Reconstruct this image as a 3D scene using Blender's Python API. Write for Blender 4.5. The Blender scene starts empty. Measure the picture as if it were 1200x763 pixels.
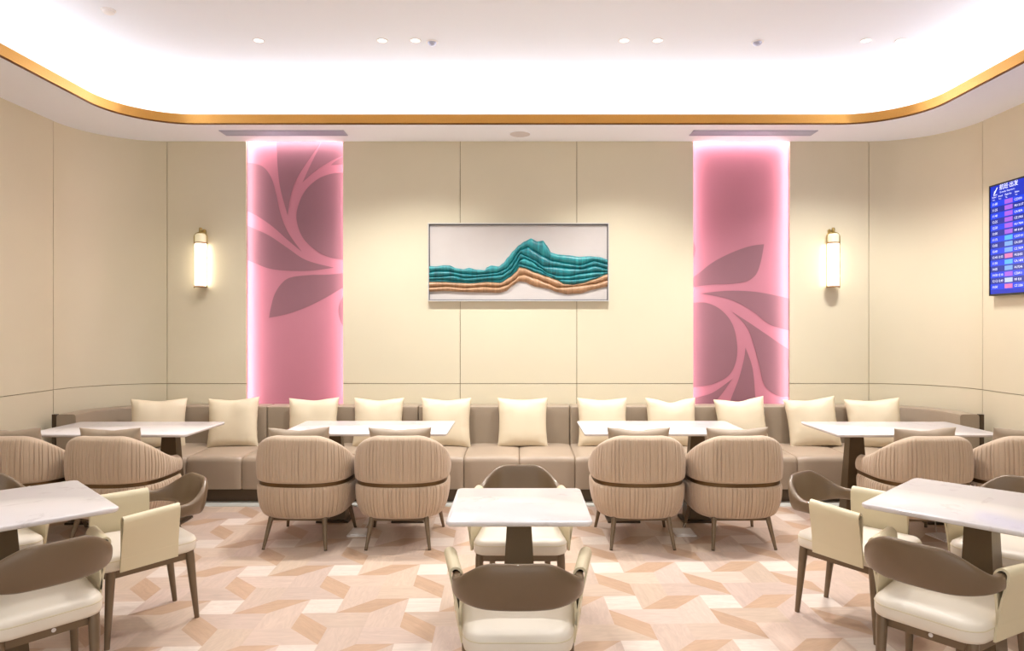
import bpy, bmesh, math, random
from mathutils import Vector, Matrix, noise
PI = math.pi
C = bpy.context.scene.collection
sc = bpy.context.scene
rnd = random.Random(7)

# ------------------------------------------------------------------ materials
def lin(h):
    if isinstance(h, str):
        h = h.lstrip('#'); c = [int(h[i:i+2], 16)/255 for i in (0, 2, 4)]
    else:
        c = list(h)
    return tuple((x/12.92 if x <= .04045 else ((x+.055)/1.055)**2.4) for x in c) + (1.0,)

def mat(name, col, rough=.5, metal=0.0, bump=0.0, bscale=200., vary=0.0, vscale=3., spec=.5, coat=0.0, emit=None, estr=0.0,
        trans=0.0, sheen=0.0, brush=None):
    m = bpy.data.materials.new(name); m.use_nodes = True
    nt = m.node_tree; b = nt.nodes['Principled BSDF']
    b.inputs['Base Color'].default_value = lin(col)
    b.inputs['Roughness'].default_value = rough
    b.inputs['Metallic'].default_value = metal
    b.inputs['Specular IOR Level'].default_value = spec
    b.inputs['Coat Weight'].default_value = coat
    b.inputs['Coat Roughness'].default_value = .08
    b.inputs['Transmission Weight'].default_value = trans
    b.inputs['Sheen Weight'].default_value = sheen
    if emit:
        b.inputs['Emission Color'].default_value = lin(emit); b.inputs['Emission Strength'].default_value = estr
    tc = nt.nodes.new('ShaderNodeTexCoord')
    if vary:
        n = nt.nodes.new('ShaderNodeTexNoise'); n.inputs['Scale'].default_value = vscale; n.inputs['Detail'].default_value = 4
        mp = nt.nodes.new('ShaderNodeMapRange')
        mp.inputs['From Min'].default_value = .3; mp.inputs['From Max'].default_value = .7
        mp.inputs['To Min'].default_value = 1-vary; mp.inputs['To Max'].default_value = 1+vary
        mix = nt.nodes.new('ShaderNodeMix'); mix.data_type = 'RGBA'; mix.blend_type = 'MULTIPLY'
        mix.inputs[0].default_value = 1; mix.inputs[6].default_value = lin(col)
        nt.links.new(tc.outputs['Object'], n.inputs['Vector']); nt.links.new(n.outputs['Fac'], mp.inputs['Value'])
        nt.links.new(mp.outputs['Result'], mix.inputs[7]); nt.links.new(mix.outputs[2], b.inputs['Base Color'])
    if bump:
        n = nt.nodes.new('ShaderNodeTexNoise'); n.inputs['Scale'].default_value = bscale; n.inputs['Detail'].default_value = 3
        bp = nt.nodes.new('ShaderNodeBump'); bp.inputs['Strength'].default_value = bump; bp.inputs['Distance'].default_value = .002
        src = tc.outputs['Object']
        if brush:
            mpg = nt.nodes.new('ShaderNodeMapping'); mpg.inputs['Scale'].default_value = brush
            nt.links.new(src, mpg.inputs['Vector']); src = mpg.outputs['Vector']
        nt.links.new(src, n.inputs['Vector']); nt.links.new(n.outputs['Fac'], bp.inputs['Height'])
        nt.links.new(bp.outputs['Normal'], b.inputs['Normal'])
    return m

M = {}
M['wall'] = mat('wall_leather', '#d8ceb3', .55, bump=.10, bscale=260, vary=.012, vscale=2)
M['joint'] = mat('joint_bronze', '#8a7550', .4, .6)
M['ceil'] = mat('ceiling_paint', '#eef3fb', .85, vary=.004)
M['soffit'] = mat('soffit_paint', '#f3f6fd', .8)
M['gold'] = mat('brushed_gold', '#d39c50', .26, .85, bump=.06, bscale=30, brush=(1, 1, 60))
M['gold_dark'] = mat('gold_shadow', '#6b4520', .4, .6)
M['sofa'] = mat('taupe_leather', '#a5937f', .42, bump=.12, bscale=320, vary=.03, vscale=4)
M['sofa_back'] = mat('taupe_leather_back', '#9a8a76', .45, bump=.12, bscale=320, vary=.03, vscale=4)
M['bronze'] = mat('dark_bronze', '#4d3f30', .35, .5)
M['plinth'] = mat('plinth_bronze', '#5a4a39', .3, .5)
M['leg'] = mat('bronze_leg', '#77654f', .34, .35, bump=.05, bscale=60)
M['band'] = mat('bronze_leather', '#735f48', .33, .12, bump=.10, bscale=300, vary=.02, coat=.15)
M['cream'] = mat('cream_leather', '#dacead', .42, bump=.12, bscale=320, vary=.015)
M['seat'] = mat('cream_seat_leather', '#e4dac9', .42, bump=.12, bscale=320, vary=.015)
M['pillow'] = mat('cream_pillow', '#decfb2', .5, bump=.10, bscale=260, vary=.015)
M['pleat'] = mat('pleated_suede', '#bda68d', .75, bump=.12, bscale=240, vary=.03, vscale=9, sheen=.25)
M['taupe_pillow'] = mat('taupe_pillow', '#a08f7a', .5, bump=.15, bscale=220, vary=.04)
M['strip'] = mat('bronze_strip', '#6d5638', .28, .7)
M['pedestal'] = mat('pedestal_bronze', '#66563f', .35, .45, bump=.06, bscale=25, brush=(1, 1, 30))
M['black'] = mat('black_plastic', '#15130f', .35)
M['white'] = mat('white_plastic', '#ece8e6', .45)
M['cord'] = mat('grey_cord', '#c9c2b8', .5)
M['stone'] = mat('pale_border_stone', '#d5d3c9', .12, vary=.05, vscale=2, coat=.3)
M['pink'] = mat('pink_panel', '#a96c79', .6, vary=.02, vscale=3)
M['mauve'] = mat('mauve_leaf', '#7d555d', .6, vary=.02, vscale=3)
M['niche'] = mat('niche_white', '#f0d8dc', .8)
M['led_pink'] = mat('led_pink', '#ffe4ee', .5, emit='#ffe6ee', estr=26)
M['led_cove'] = mat('led_cove', '#ffffff', .5, emit='#fff8f5', estr=22)
M['lens'] = mat('lamp_lens', '#ffffff', .4, emit='#fff5e8', estr=4)
M['ring'] = mat('white_ring', '#f2efee', .5)
M['vent'] = mat('vent_slat', '#b8bace', .4, .4)
M['ventdark'] = mat('vent_dark', '#8b8da6', .6)
M['speaker'] = mat('speaker_mesh', '#d3cdcc', .8, bump=.3, bscale=500)
M['brass'] = mat('brass', '#a8935a', .28, .8)
M['brass_copper'] = mat('copper_band', '#a9835c', .3, .8)
M['glow'] = mat('lit_glass', '#fffaf0', .3, emit='#fff6e6', estr=5)
M['amber'] = mat('amber_glass', '#e6dcbc', .2, emit='#efe2b8', estr=.3)
M['frame'] = mat('silver_frame', '#d9d4cd', .3, .6)
M['frame_in'] = mat('frame_inner', '#4a4a50', .5)
M['canvas'] = mat('relief_canvas', '#c4bdb8', .7, bump=.5, bscale=9, vary=.04, vscale=2.5, brush=(1, 1, 3))
def ruched(name, a, b_):
    m = bpy.data.materials.new(name); m.use_nodes = True; nt = m.node_tree; b = nt.nodes['Principled BSDF']
    b.inputs['Roughness'].default_value = .38
    tc = nt.nodes.new('ShaderNodeTexCoord'); mp = nt.nodes.new('ShaderNodeMapping'); mp.inputs['Scale'].default_value = (34, 1, 5)
    n = nt.nodes.new('ShaderNodeTexNoise'); n.inputs['Scale'].default_value = 1; n.inputs['Detail'].default_value = 3; n.inputs['Distortion'].default_value = .8
    cr = nt.nodes.new('ShaderNodeValToRGB')
    cr.color_ramp.elements[0].color = lin(a); cr.color_ramp.elements[0].position = .3
    cr.color_ramp.elements[1].color = lin(b_); cr.color_ramp.elements[1].position = .72
    bp = nt.nodes.new('ShaderNodeBump'); bp.inputs['Strength'].default_value = .55; bp.inputs['Distance'].default_value = .006
    L = nt.links.new
    L(tc.outputs['Object'], mp.inputs['Vector']); L(mp.outputs['Vector'], n.inputs['Vector']); L(n.outputs['Fac'], cr.inputs['Fac'])
    L(cr.outputs['Color'], b.inputs['Base Color']); L(n.outputs['Fac'], bp.inputs['Height']); L(bp.outputs['Normal'], b.inputs['Normal'])
    return m
M['teal'] = ruched('teal_silk', '#0c525b', '#1a868c')
M['teal2'] = ruched('teal_silk_light', '#12626b', '#2a9799')
M['tan'] = ruched('tan_silk', '#94704f', '#b98f6b')

def marble():
    m = bpy.data.materials.new('white_marble'); m.use_nodes = True; nt = m.node_tree; b = nt.nodes['Principled BSDF']
    b.inputs['Roughness'].default_value = .16; b.inputs['Specular IOR Level'].default_value = .45
    tc = nt.nodes.new('ShaderNodeTexCoord')
    n = nt.nodes.new('ShaderNodeTexNoise'); n.inputs['Scale'].default_value = 7; n.inputs['Detail'].default_value = 9; n.inputs['Roughness'].default_value = .65
    n.inputs['Distortion'].default_value = 1.2
    cr = nt.nodes.new('ShaderNodeValToRGB'); e = cr.color_ramp.elements
    e[0].position = .28; e[0].color = lin('#cbc3c1'); e[1].position = .42; e[1].color = lin('#e0dad9')
    L = nt.links.new
    L(tc.outputs['Object'], n.inputs['Vector']); L(n.outputs['Fac'], cr.inputs['Fac']); L(cr.outputs['Color'], b.inputs['Base Color'])
    return m
M['marble'] = marble()

def floor_mat():
    m = bpy.data.materials.new('parquet'); m.use_nodes = True; nt = m.node_tree; b = nt.nodes['Principled BSDF']
    L = nt.links.new
    ac = nt.nodes.new('ShaderNodeAttribute'); ac.attribute_name = 'tile_color'
    ag = nt.nodes.new('ShaderNodeAttribute'); ag.attribute_name = 'grain'
    mp = nt.nodes.new('ShaderNodeMapping'); mp.inputs['Scale'].default_value = (4.5, 38, 1)
    n = nt.nodes.new('ShaderNodeTexNoise'); n.inputs['Scale'].default_value = 1; n.inputs['Detail'].default_value = 5; n.inputs['Distortion'].default_value = .6
    mp2 = nt.nodes.new('ShaderNodeMapping'); mp2.inputs['Scale'].default_value = (2.2, 9, 1)
    w = nt.nodes.new('ShaderNodeTexNoise'); w.inputs['Scale'].default_value = 1; w.inputs['Detail'].default_value = 2; w.inputs['Distortion'].default_value = 1.5
    sn = nt.nodes.new('ShaderNodeMath'); sn.operation = 'MULTIPLY'; sn.inputs[1].default_value = 55
    si = nt.nodes.new('ShaderNodeMath'); si.operation = 'SINE'
    r1 = nt.nodes.new('ShaderNodeMapRange'); r1.inputs['From Min'].default_value = .3; r1.inputs['From Max'].default_value = .75
    r1.inputs['To Min'].default_value = .93; r1.inputs['To Max'].default_value = 1.05
    r2 = nt.nodes.new('ShaderNodeMapRange'); r2.inputs['From Min'].default_value = -1; r2.inputs['From Max'].default_value = 1
    r2.inputs['To Min'].default_value = .965; r2.inputs['To Max'].default_value = 1.02
    mu = nt.nodes.new('ShaderNodeMath'); mu.operation = 'MULTIPLY'
    mix = nt.nodes.new('ShaderNodeMix'); mix.data_type = 'RGBA'; mix.blend_type = 'MULTIPLY'; mix.inputs[0].default_value = 1
    L(ag.outputs['Vector'], mp.inputs['Vector']); L(mp.outputs['Vector'], n.inputs['Vector']); L(n.outputs['Fac'], r1.inputs['Value'])
    L(ag.outputs['Vector'], mp2.inputs['Vector']); L(mp2.outputs['Vector'], w.inputs['Vector']); L(w.outputs['Fac'], sn.inputs[0]); L(sn.outputs[0], si.inputs[0]); L(si.outputs[0], r2.inputs['Value'])
    L(r1.outputs['Result'], mu.inputs[0]); L(r2.outputs['Result'], mu.inputs[1])
    L(ac.outputs['Color'], mix.inputs[6]); L(mu.outputs[0], mix.inputs[7]); L(mix.outputs[2], b.inputs['Base Color'])
    b.inputs['Roughness'].default_value = .38; b.inputs['Specular IOR Level'].default_value = .4
    bp = nt.nodes.new('ShaderNodeBump'); bp.inputs['Strength'].default_value = .08; bp.inputs['Distance'].default_value = .001
    L(n.outputs['Fac'], bp.inputs['Height']); L(bp.outputs['Normal'], b.inputs['Normal'])
    return m
M['floor'] = floor_mat()

# ------------------------------------------------------------------ object helpers
def tag(o, label=None, cat=None, group=None, kind=None):
    if label: o['label'] = label
    if cat: o['category'] = cat
    if group: o['group'] = group
    if kind: o['kind'] = kind
    return o

def empty(name, loc=(0, 0, 0), rz=0.0):
    o = bpy.data.objects.new(name, None); C.objects.link(o); o.location = loc; o.rotation_euler = (0, 0, rz)
    o.empty_display_size = .1
    return o

class MB:
    def __init__(s): s.v = []; s.f = []; s.mi = []
    def add(s, vf, mi=0, M_=None):
        v, f = vf; k = len(s.v)
        s.v += [tuple(M_ @ Vector(p)) if M_ is not None else tuple(p) for p in v]
        s.f += [[i+k for i in q] for q in f]; s.mi += [mi]*len(f)
        return s
    def build(s, name, mats, parent=None, smooth=True, angle=40, merge=True, recalc=True, loc=None, rot=None):
        me = bpy.data.meshes.new(name); me.from_pydata(s.v, [], s.f); 
        if not isinstance(mats, (list, tuple)): mats = [mats]
        for m in mats: me.materials.append(m)
        me.polygons.foreach_set('material_index', s.mi)
        if merge or recalc:
            bm = bmesh.new(); bm.from_mesh(me)
            if merge: bmesh.ops.remove_doubles(bm, verts=bm.verts, dist=1e-5)
            if recalc: bmesh.ops.recalc_face_normals(bm, faces=bm.faces)
            bm.to_mesh(me); bm.free()
        me.polygons.foreach_set('use_smooth', [smooth]*len(me.polygons))
        if smooth: me.set_sharp_from_angle(angle=math.radians(angle))
        me.update()
        o = bpy.data.objects.new(name, me); C.objects.link(o)
        if parent: o.parent = parent
        if loc: o.location = loc
        if rot: o.rotation_euler = rot
        return o

def box(x0, x1, y0, y1, z0, z1):
    v = [(x, y, z) for x in (x0, x1) for y in (y0, y1) for z in (z0, z1)]
    return v, [(0, 1, 3, 2), (4, 6, 7, 5), (0, 4, 5, 1), (2, 3, 7, 6), (0, 2, 6, 4), (1, 5, 7, 3)]

def rbox(w, d, h, r, n=6, arc=4, fn=None):
    """rounded box centred on origin; fn deforms each point"""
    def coords(L):
        c = [-L+r*(1-math.cos(PI/2*k/arc)) for k in range(arc)]
        inner = [-L+r + (2*L-2*r)*k/n for k in range(n+1)]
        return c + inner + [-x for x in reversed(c)]
    H = (w/2, d/2, h/2)
    v = []; f = []
    for ax in range(3):
        a, b = [i for i in range(3) if i != ax]
        ca, cb = coords(H[a]), coords(H[b])
        for sgn in (-1, 1):
            k = len(v)
            for p in ca:
                for q in cb:
                    P = [0, 0, 0]; P[ax] = sgn*H[ax]; P[a] = p; P[b] = q
                    core = [max(-(H[i]-r), min(H[i]-r, P[i])) for i in range(3)]
                    dd = Vector([P[i]-core[i] for i in range(3)])
                    # equalise the fillet
                    if dd.length > 1e-9: dd.normalize()
                    Q = Vector(core)+dd*r
                    v.append(tuple(fn(Q)) if fn else tuple(Q))
            nb = len(cb)
            for i in range(len(ca)-1):
                for j in range(nb-1):
                    f.append((k+i*nb+j, k+(i+1)*nb+j, k+(i+1)*nb+j+1, k+i*nb+j+1))
    return v, f

def rpoly(pts, radii, n=6):
    """rounded convex polygon outline (ccw)"""
    out = []; N = len(pts)
    if not isinstance(radii, (list, tuple)): radii = [radii]*N
    for i in range(N):
        p = Vector(pts[i]); a = Vector(pts[i-1]); b = Vector(pts[(i+1) % N]); r = radii[i]
        u = (a-p).normalized(); w = (b-p).normalized()
        if r <= 0: out.append(tuple(p)); continue
        ang = u.angle(w); t = r/math.tan(ang/2)
        c = p+(u+w).normalized()*(r/math.sin(ang/2))
        s = p+u*t-c; e = p+w*t-c
        a0 = math.atan2(s.y, s.x); a1 = math.atan2(e.y, e.x); d = a1-a0
        while d > PI: d -= 2*PI
        while d < -PI: d += 2*PI
        for k in range(n+1):
            q = a0+d*k/n; out.append((c.x+r*math.cos(q), c.y+r*math.sin(q)))
    return out

def onormals(ol):
    N = len(ol); res = []
    for i in range(N):
        p = Vector(ol[i-1]); q = Vector(ol[(i+1) % N]); d = (q-p)
        if d.length < 1e-9: d = Vector((1, 0))
        d.normalize(); res.append((d.y, -d.x))
    return res

def slab(ol, rings, crown=0.0):
    """rings: (inset, z) from bottom to top, caps closed"""
    nm = onormals(ol); N = len(ol); v = []; f = []
    for ins, z in rings:
        v += [(p[0]-n[0]*ins, p[1]-n[1]*ins, z) for p, n in zip(ol, nm)]
    for r in range(len(rings)-1):
        for i in range(N):
            j = (i+1) % N
            f.append((r*N+i, r*N+j, (r+1)*N+j, (r+1)*N+i))
    f.append(tuple(reversed(range(N))))
    if crown == 0.0:
        f.append(tuple(range((len(rings)-1)*N, len(rings)*N)))
    else:
        cx = sum(p[0] for p in ol)/N; cy = sum(p[1] for p in ol)/N
        base = (len(rings)-1)*N; zt = rings[-1][1]; prev = base
        S = (.75, .5, .25)
        for k, s in enumerate(S):
            st = len(v)
            for i in range(N):
                x, y, _ = v[base+i]
                v.append((cx+(x-cx)*s, cy+(y-cy)*s, zt+crown*(1-s*s)))
            for i in range(N):
                j = (i+1) % N; f.append((prev+i, prev+j, st+j, st+i))
            prev = st
        v.append((cx, cy, zt+crown)); c = len(v)-1
        for i in range(N): f.append((prev+i, prev+(i+1) % N, c))
    return v, f

def sweep(path, prof, closed=True, caps=True):
    """path [(x,y)]; prof list of (off,z) or function i,t -> list; off is to the right of travel"""
    N = len(path); v = []; f = []; K = None
    cum = [0]
    for i in range(1, N): cum.append(cum[-1]+math.dist(path[i], path[i-1]))
    for i in range(N):
        a = path[max(i-1, 0)]; b = path[min(i+1, N-1)]
        dx, dy = b[0]-a[0], b[1]-a[1]; l = math.hypot(dx, dy) or 1
        nx, ny = dy/l, -dx/l
        P = prof(i, cum[i]/cum[-1]) if callable(prof) else prof
        K = len(P)
        v += [(path[i][0]+nx*o, path[i][1]+ny*o, z) for o, z in P]
    kk = K if closed else K-1
    for i in range(N-1):
        for j in range(kk):
            q = (j+1) % K
            f.append((i*K+j, (i+1)*K+j, (i+1)*K+q, i*K+q))
    if caps and closed:
        f.append(tuple(range(K))); f.append(tuple((N-1)*K+j for j in reversed(range(K))))
    return v, f

def tube(pts, rad, seg=10, cap=True):
    """tube along 3-d points; rad scalar or list"""
    N = len(pts); P = [Vector(p) for p in pts]; v = []; f = []
    R = rad if isinstance(rad, (list, tuple)) else [rad]*N
    up = None
    for i in range(N):
        t = (P[min(i+1, N-1)]-P[max(i-1, 0)]).normalized()
        if up is None:
            up = Vector((0, 0, 1)) if abs(t.z) < .9 else Vector((1, 0, 0))
        a = t.cross(up).normalized(); b = a.cross(t).normalized(); up = b
        for k in range(seg):
            q = 2*PI*k/seg; v.append(tuple(P[i]+(a*math.cos(q)+b*math.sin(q))*R[i]))
    for i in range(N-1):
        for k in range(seg):
            j = (k+1) % seg; f.append((i*seg+k, i*seg+j, (i+1)*seg+j, (i+1)*seg+k))
    if cap:
        f.append(tuple(reversed(range(seg)))); f.append(tuple((N-1)*seg+k for k in range(seg)))
    return v, f

def lathe(prof, seg=32, c=(0, 0, 0)):
    v = []; f = []; N = len(prof)
    for r, z in prof:
        for k in range(seg):
            q = 2*PI*k/seg; v.append((c[0]+r*math.cos(q), c[1]+r*math.sin(q), c[2]+z))
    for i in range(N-1):
        for k in range(seg):
            j = (k+1) % seg; f.append((i*seg+k, i*seg+j, (i+1)*seg+j, (i+1)*seg+k))
    f.append(tuple(reversed(range(seg)))); f.append(tuple((N-1)*seg+k for k in range(seg)))
    return v, f

def frustum(b, t):
    """two rings of equal length"""
    N = len(b); v = list(b)+list(t); f = [(i, (i+1) % N, N+(i+1) % N, N+i) for i in range(N)]
    f.append(tuple(reversed(range(N)))); f.append(tuple(range(N, 2*N)))
    return v, f

def copy_tree(o, parent=None):
    c = o.copy(); C.objects.link(c); c.parent = parent
    for ch in list(o.children): copy_tree(ch, c)
    return c

def smooth(a, b, x):
    t = max(0, min(1, (x-a)/(b-a))); return t*t*(3-2*t)

def arc(cx, cy, r, a0, a1, n):
    return [(cx+r*math.cos(math.radians(a0+(a1-a0)*k/n)), cy+r*math.sin(math.radians(a0+(a1-a0)*k/n))) for k in range(n+1)]

# ------------------------------------------------------------------ the room
WX, WY, WR, SZ, CZ, BACK = 4.2, 6.85, .68, 3.42, 3.88, -3.0
S = lambda o: tag(o, kind='structure')

# floor: period-3 weave of squares, rhomboids and trapezoids
U = .1868; ROT = math.radians(1.6); OX, OY = .485, 4.325
TILES = [
 ('S', [(0, 0), (1, 0), (1, 1), (0, 1)], 0),
 ('A', [(0, 0), (0, -1), (1, -2), (1, -1)], -45),
 ('B', [(2, -2), (1, -3), (2, -3), (3, -2)], 20),
 ('T', [(0, 0), (1, -1), (2, -1), (2, 0)], 0),
 ('T', [(1, -1), (1, -3), (2, -2), (2, -1)], 90),
 ('T', [(2, -1), (2, -2), (4, -2), (3, -1)], 0),
 ('T', [(2, 0), (2, -1), (3, -1), (3, 1)], 90),
]
def clip(poly, ax, lim, keep_less):
    out = []
    ins = lambda p: (p[ax] <= lim) if keep_less else (p[ax] >= lim)
    for i in range(len(poly)):
        a, b = poly[i-1], poly[i]
        ia, ib = ins(a), ins(b)
        if ia != ib:
            t = (lim-a[ax])/(b[ax]-a[ax]); out.append((a[0]+(b[0]-a[0])*t, a[1]+(b[1]-a[1])*t))
        if ib: out.append(b)
    return out
def build_floor():
    v, f, cols, gr = [], [], [], []
    cr, sr = math.cos(ROT), math.sin(ROT)
    base = {'S': '#d8c9bc', 'A': '#bb9c82', 'B': '#bb9c82', 'T': '#c7b1a0'}
    for ci in range(-12, 12):
        for cj in range(-16, 5):
            for kind, pts, ang in TILES:
                W = []
                for px, py in pts:
                    x = (px+3*ci)*U; y = (py+3*cj)*U
                    W.append((OX+x*cr-y*sr, OY+x*sr+y*cr))
                for ax, lim, less in ((0, WX, True), (0, -WX, False), (1, 5.92, True), (1, BACK, False)):
                    if W: W = clip(W, ax, lim, less)
                if len(W) < 3: continue
                c = Vector(lin(base[kind])[:3])*(1+rnd.uniform(-.05, .05))
                if kind == 'T': c = c*(1+rnd.uniform(-.06, .05)); c.z *= 1+rnd.uniform(-.05, .05)
                off = (rnd.uniform(-50, 50), rnd.uniform(-50, 50)); a = math.radians(ang)+ROT
                k = len(v)
                for p in W:
                    v.append((p[0], p[1], 0)); cols.append((c.x, c.y, c.z, 1))
                    gr.append((p[0]*math.cos(a)+p[1]*math.sin(a)+off[0], -p[0]*math.sin(a)+p[1]*math.cos(a)+off[1], 0))
                f.append(list(range(k, k+len(W))))
    me = bpy.data.meshes.new('floor'); me.from_pydata(v, [], f); me.materials.append(M['floor'])
    ca = me.attributes.new('tile_color', 'FLOAT_COLOR', 'POINT')
    ga = me.attributes.new('grain', 'FLOAT_VECTOR', 'POINT')
    for i, c in enumerate(cols): ca.data[i].color = c
    for i, g in enumerate(gr): ga.data[i].vector = g
    me.update()
    bm = bmesh.new(); bm.from_mesh(me); bmesh.ops.recalc_face_normals(bm, faces=bm.faces)
    if sum(fc.normal.z for fc in bm.faces) < 0: bmesh.ops.reverse_faces(bm, faces=bm.faces)
    bm.to_mesh(me); bm.free()
    o = bpy.data.objects.new('floor', me); C.objects.link(o)
    return S(o)
floor = build_floor()
MB().add(box(-WX, WX, BACK, WY+.3, -.12, -.004)).build('floor_slab', M['stone'], floor, smooth=False)
S(MB().add(box(-WX, WX, 5.92, 6.85, -.004, .002)).build('trim_1', M['stone'], smooth=False))

# walls: leather panels with bronze joints
wall_path_L = [(-WX, BACK), (-WX, WY-WR)] + arc(-WX+WR, WY-WR, WR, 180, 90, 16)[1:]
wall_path_R = arc(WX-WR, WY-WR, WR, 90, 0, 16) + [(WX, BACK)]
def back_sheet(path): return sweep(path, [(-.02, 0), (-.02, SZ), (-.12, SZ), (-.12, 0)])
wl = S(MB().add(back_sheet(wall_path_L)).build('wall_left', M['joint'], smooth=False))
wr = S(MB().add(back_sheet(wall_path_R)).build('wall_right', M['joint'], smooth=False))
G = .003
def panel_prof(z0, z1): return [(-.019, z0), (0, z0), (0, z1), (-.019, z1)]
def panels(paths, parent):
    for p in paths:
        for z0, z1 in ((0, .99-G), (.99+G, SZ)):
            MB().add(sweep(p, panel_prof(z0, z1))).build('wall_panel', M['wall'], parent, angle=30)
sidecuts = [BACK, -1.0, .35, 1.7, 3.05, 4.5, WY-WR]
panels([[(-WX, a+G), (-WX, b-G)] for a, b in zip(sidecuts, sidecuts[1:])] + [arc(-WX+WR, WY-WR, WR, 179.7, 90.3, 24)], wl)
panels([[(WX, b-G), (WX, a+G)] for a, b in zip(sidecuts, sidecuts[1:])] + [arc(WX-WR, WY-WR, WR, 89.7, .3, 24)], wr)
NI = ((-2.725, -1.758), (1.762, 2.725)); CAV = .075
mb = MB()
for x0, x1 in ((-WX+WR, NI[0][0]-CAV), (NI[0][1]+CAV, NI[1][0]-CAV), (NI[1][1]+CAV, WX-WR)):
    mb.add(box(x0, x1, WY+.02, WY+.12, 0, SZ))
for x0, x1 in NI:
    mb.add(box(x0-CAV-.01, x0-.001, WY+.0193, WY+.024, 0, SZ)).add(box(x1+.001, x1+CAV+.01, WY+.0193, WY+.024, 0, SZ))  # unseen sheets added behind the overhangs to block niche light at panel joints
mb.add(box(-WX+WR, WX-WR, WY+.12, WY+.2, 0, SZ+.2))
wb = S(mb.build('wall_back', M['joint'], smooth=False))
panels([[(a+G, WY), (b-G, WY)] for a, b in ((-WX+WR, NI[0][0]), (NI[0][1], -.58), (-.58, .59), (.59, NI[1][0]), (NI[1][1], WX-WR))], wb)
# niche linings
mb = MB()
for x0, x1 in NI:
    mb.add(box(x0-CAV-.004, x0-CAV, WY+.02, WY+.12, 0, SZ+.09)).add(box(x1+CAV, x1+CAV+.004, WY+.02, WY+.12, 0, SZ+.09))
    mb.add(box(x0-CAV, x1+CAV, WY+.02, WY+.12, SZ+.086, SZ+.09))
mb.build('niche_lining', M['niche'], wb, smooth=False)

# backlit panels
def catmull(pts, n=8):
    out = []; N = len(pts)
    for i in range(N-1):
        p0 = pts[max(i-1, 0)]; p1 = pts[i]; p2 = pts[i+1]; p3 = pts[min(i+2, N-1)]
        for k in range(n):
            t = k/n
            out.append(tuple(.5*((2*p1[a])+(-p0[a]+p2[a])*t+(2*p0[a]-5*p1[a]+4*p2[a]-p3[a])*t*t+(-p0[a]+3*p1[a]-3*p2[a]+p3[a])*t**3) for a in (0, 1)))
    out.append(pts[-1]); return out
PL = [
 [[(10, 84), (45, 85), (75, 95), (97, 125), (110, 170), (120, 215), (140, 265), (178, 318)], [(178, 318), (140, 287), (100, 252), (60, 225), (10, 200)]],
 [[(10, 240), (45, 255), (90, 275), (140, 308), (190, 340), (265, 360)], [(265, 360), (200, 368), (140, 368), (90, 362), (45, 345), (10, 330)]],
 [[(90, 492), (95, 465), (105, 430), (125, 400), (150, 385), (200, 379), (250, 378), (310, 372)], [(310, 400), (295, 408), (240, 440), (180, 468), (130, 484), (90, 492)]],
 [[(320, 110), (295, 110), (260, 112), (220, 127), (185, 160), (166, 205), (165, 240), (180, 280), (210, 310), (250, 332), (295, 340), (320, 340)]],
 [[(110, 25), (111, 40), (113, 90), (120, 150), (140, 222)], [(140, 222), (148, 170), (165, 125), (190, 85), (222, 40), (230, 25)]],
 [[(180, 135), (200, 92), (226, 40), (232, 25)], [(320, 25), (320, 55)], [(295, 62), (255, 80), (215, 105), (180, 135)]],
 [[(256, 90), (275, 75), (320, 55)], [(320, 84), (295, 87), (256, 90)]],
 [[(315, 425), (295, 430), (281, 450), (276, 475), (283, 503), (295, 522), (315, 545)]],
]
PR = [
 [[(237, 298), (200, 303), (150, 320), (100, 345), (60, 375), (20, 402)], [(20, 414), (40, 412), (90, 405), (150, 402), (190, 396), (215, 378), (228, 345), (237, 298)]],
 [[(65, 428), (130, 421), (200, 422), (260, 431), (320, 445)], [(320, 528), (292, 522), (250, 508), (200, 470), (140, 442), (65, 428)]],
 [[(150, 475), (190, 500), (240, 533), (280, 560), (320, 585)], [(320, 690), (295, 700), (268, 694), (238, 668), (225, 620), (210, 565), (190, 515), (150, 475)]],
 [[(20, 456), (40, 453), (80, 452), (120, 470), (150, 505), (163, 550), (163, 600), (145, 640), (110, 662), (70, 672), (20, 676)]],
 [[(187, 570), (205, 620), (212, 680), (216, 760)], [(130, 760), (150, 700), (168, 655), (182, 605), (187, 570)]],
 [[(152, 652), (125, 690), (105, 715), (80, 760)], [(20, 760), (20, 706)], [(60, 700), (100, 688), (152, 652)]],
 [[(20, 280), (40, 283), (50, 300), (51, 320), (40, 347), (20, 360)]],
]
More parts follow.
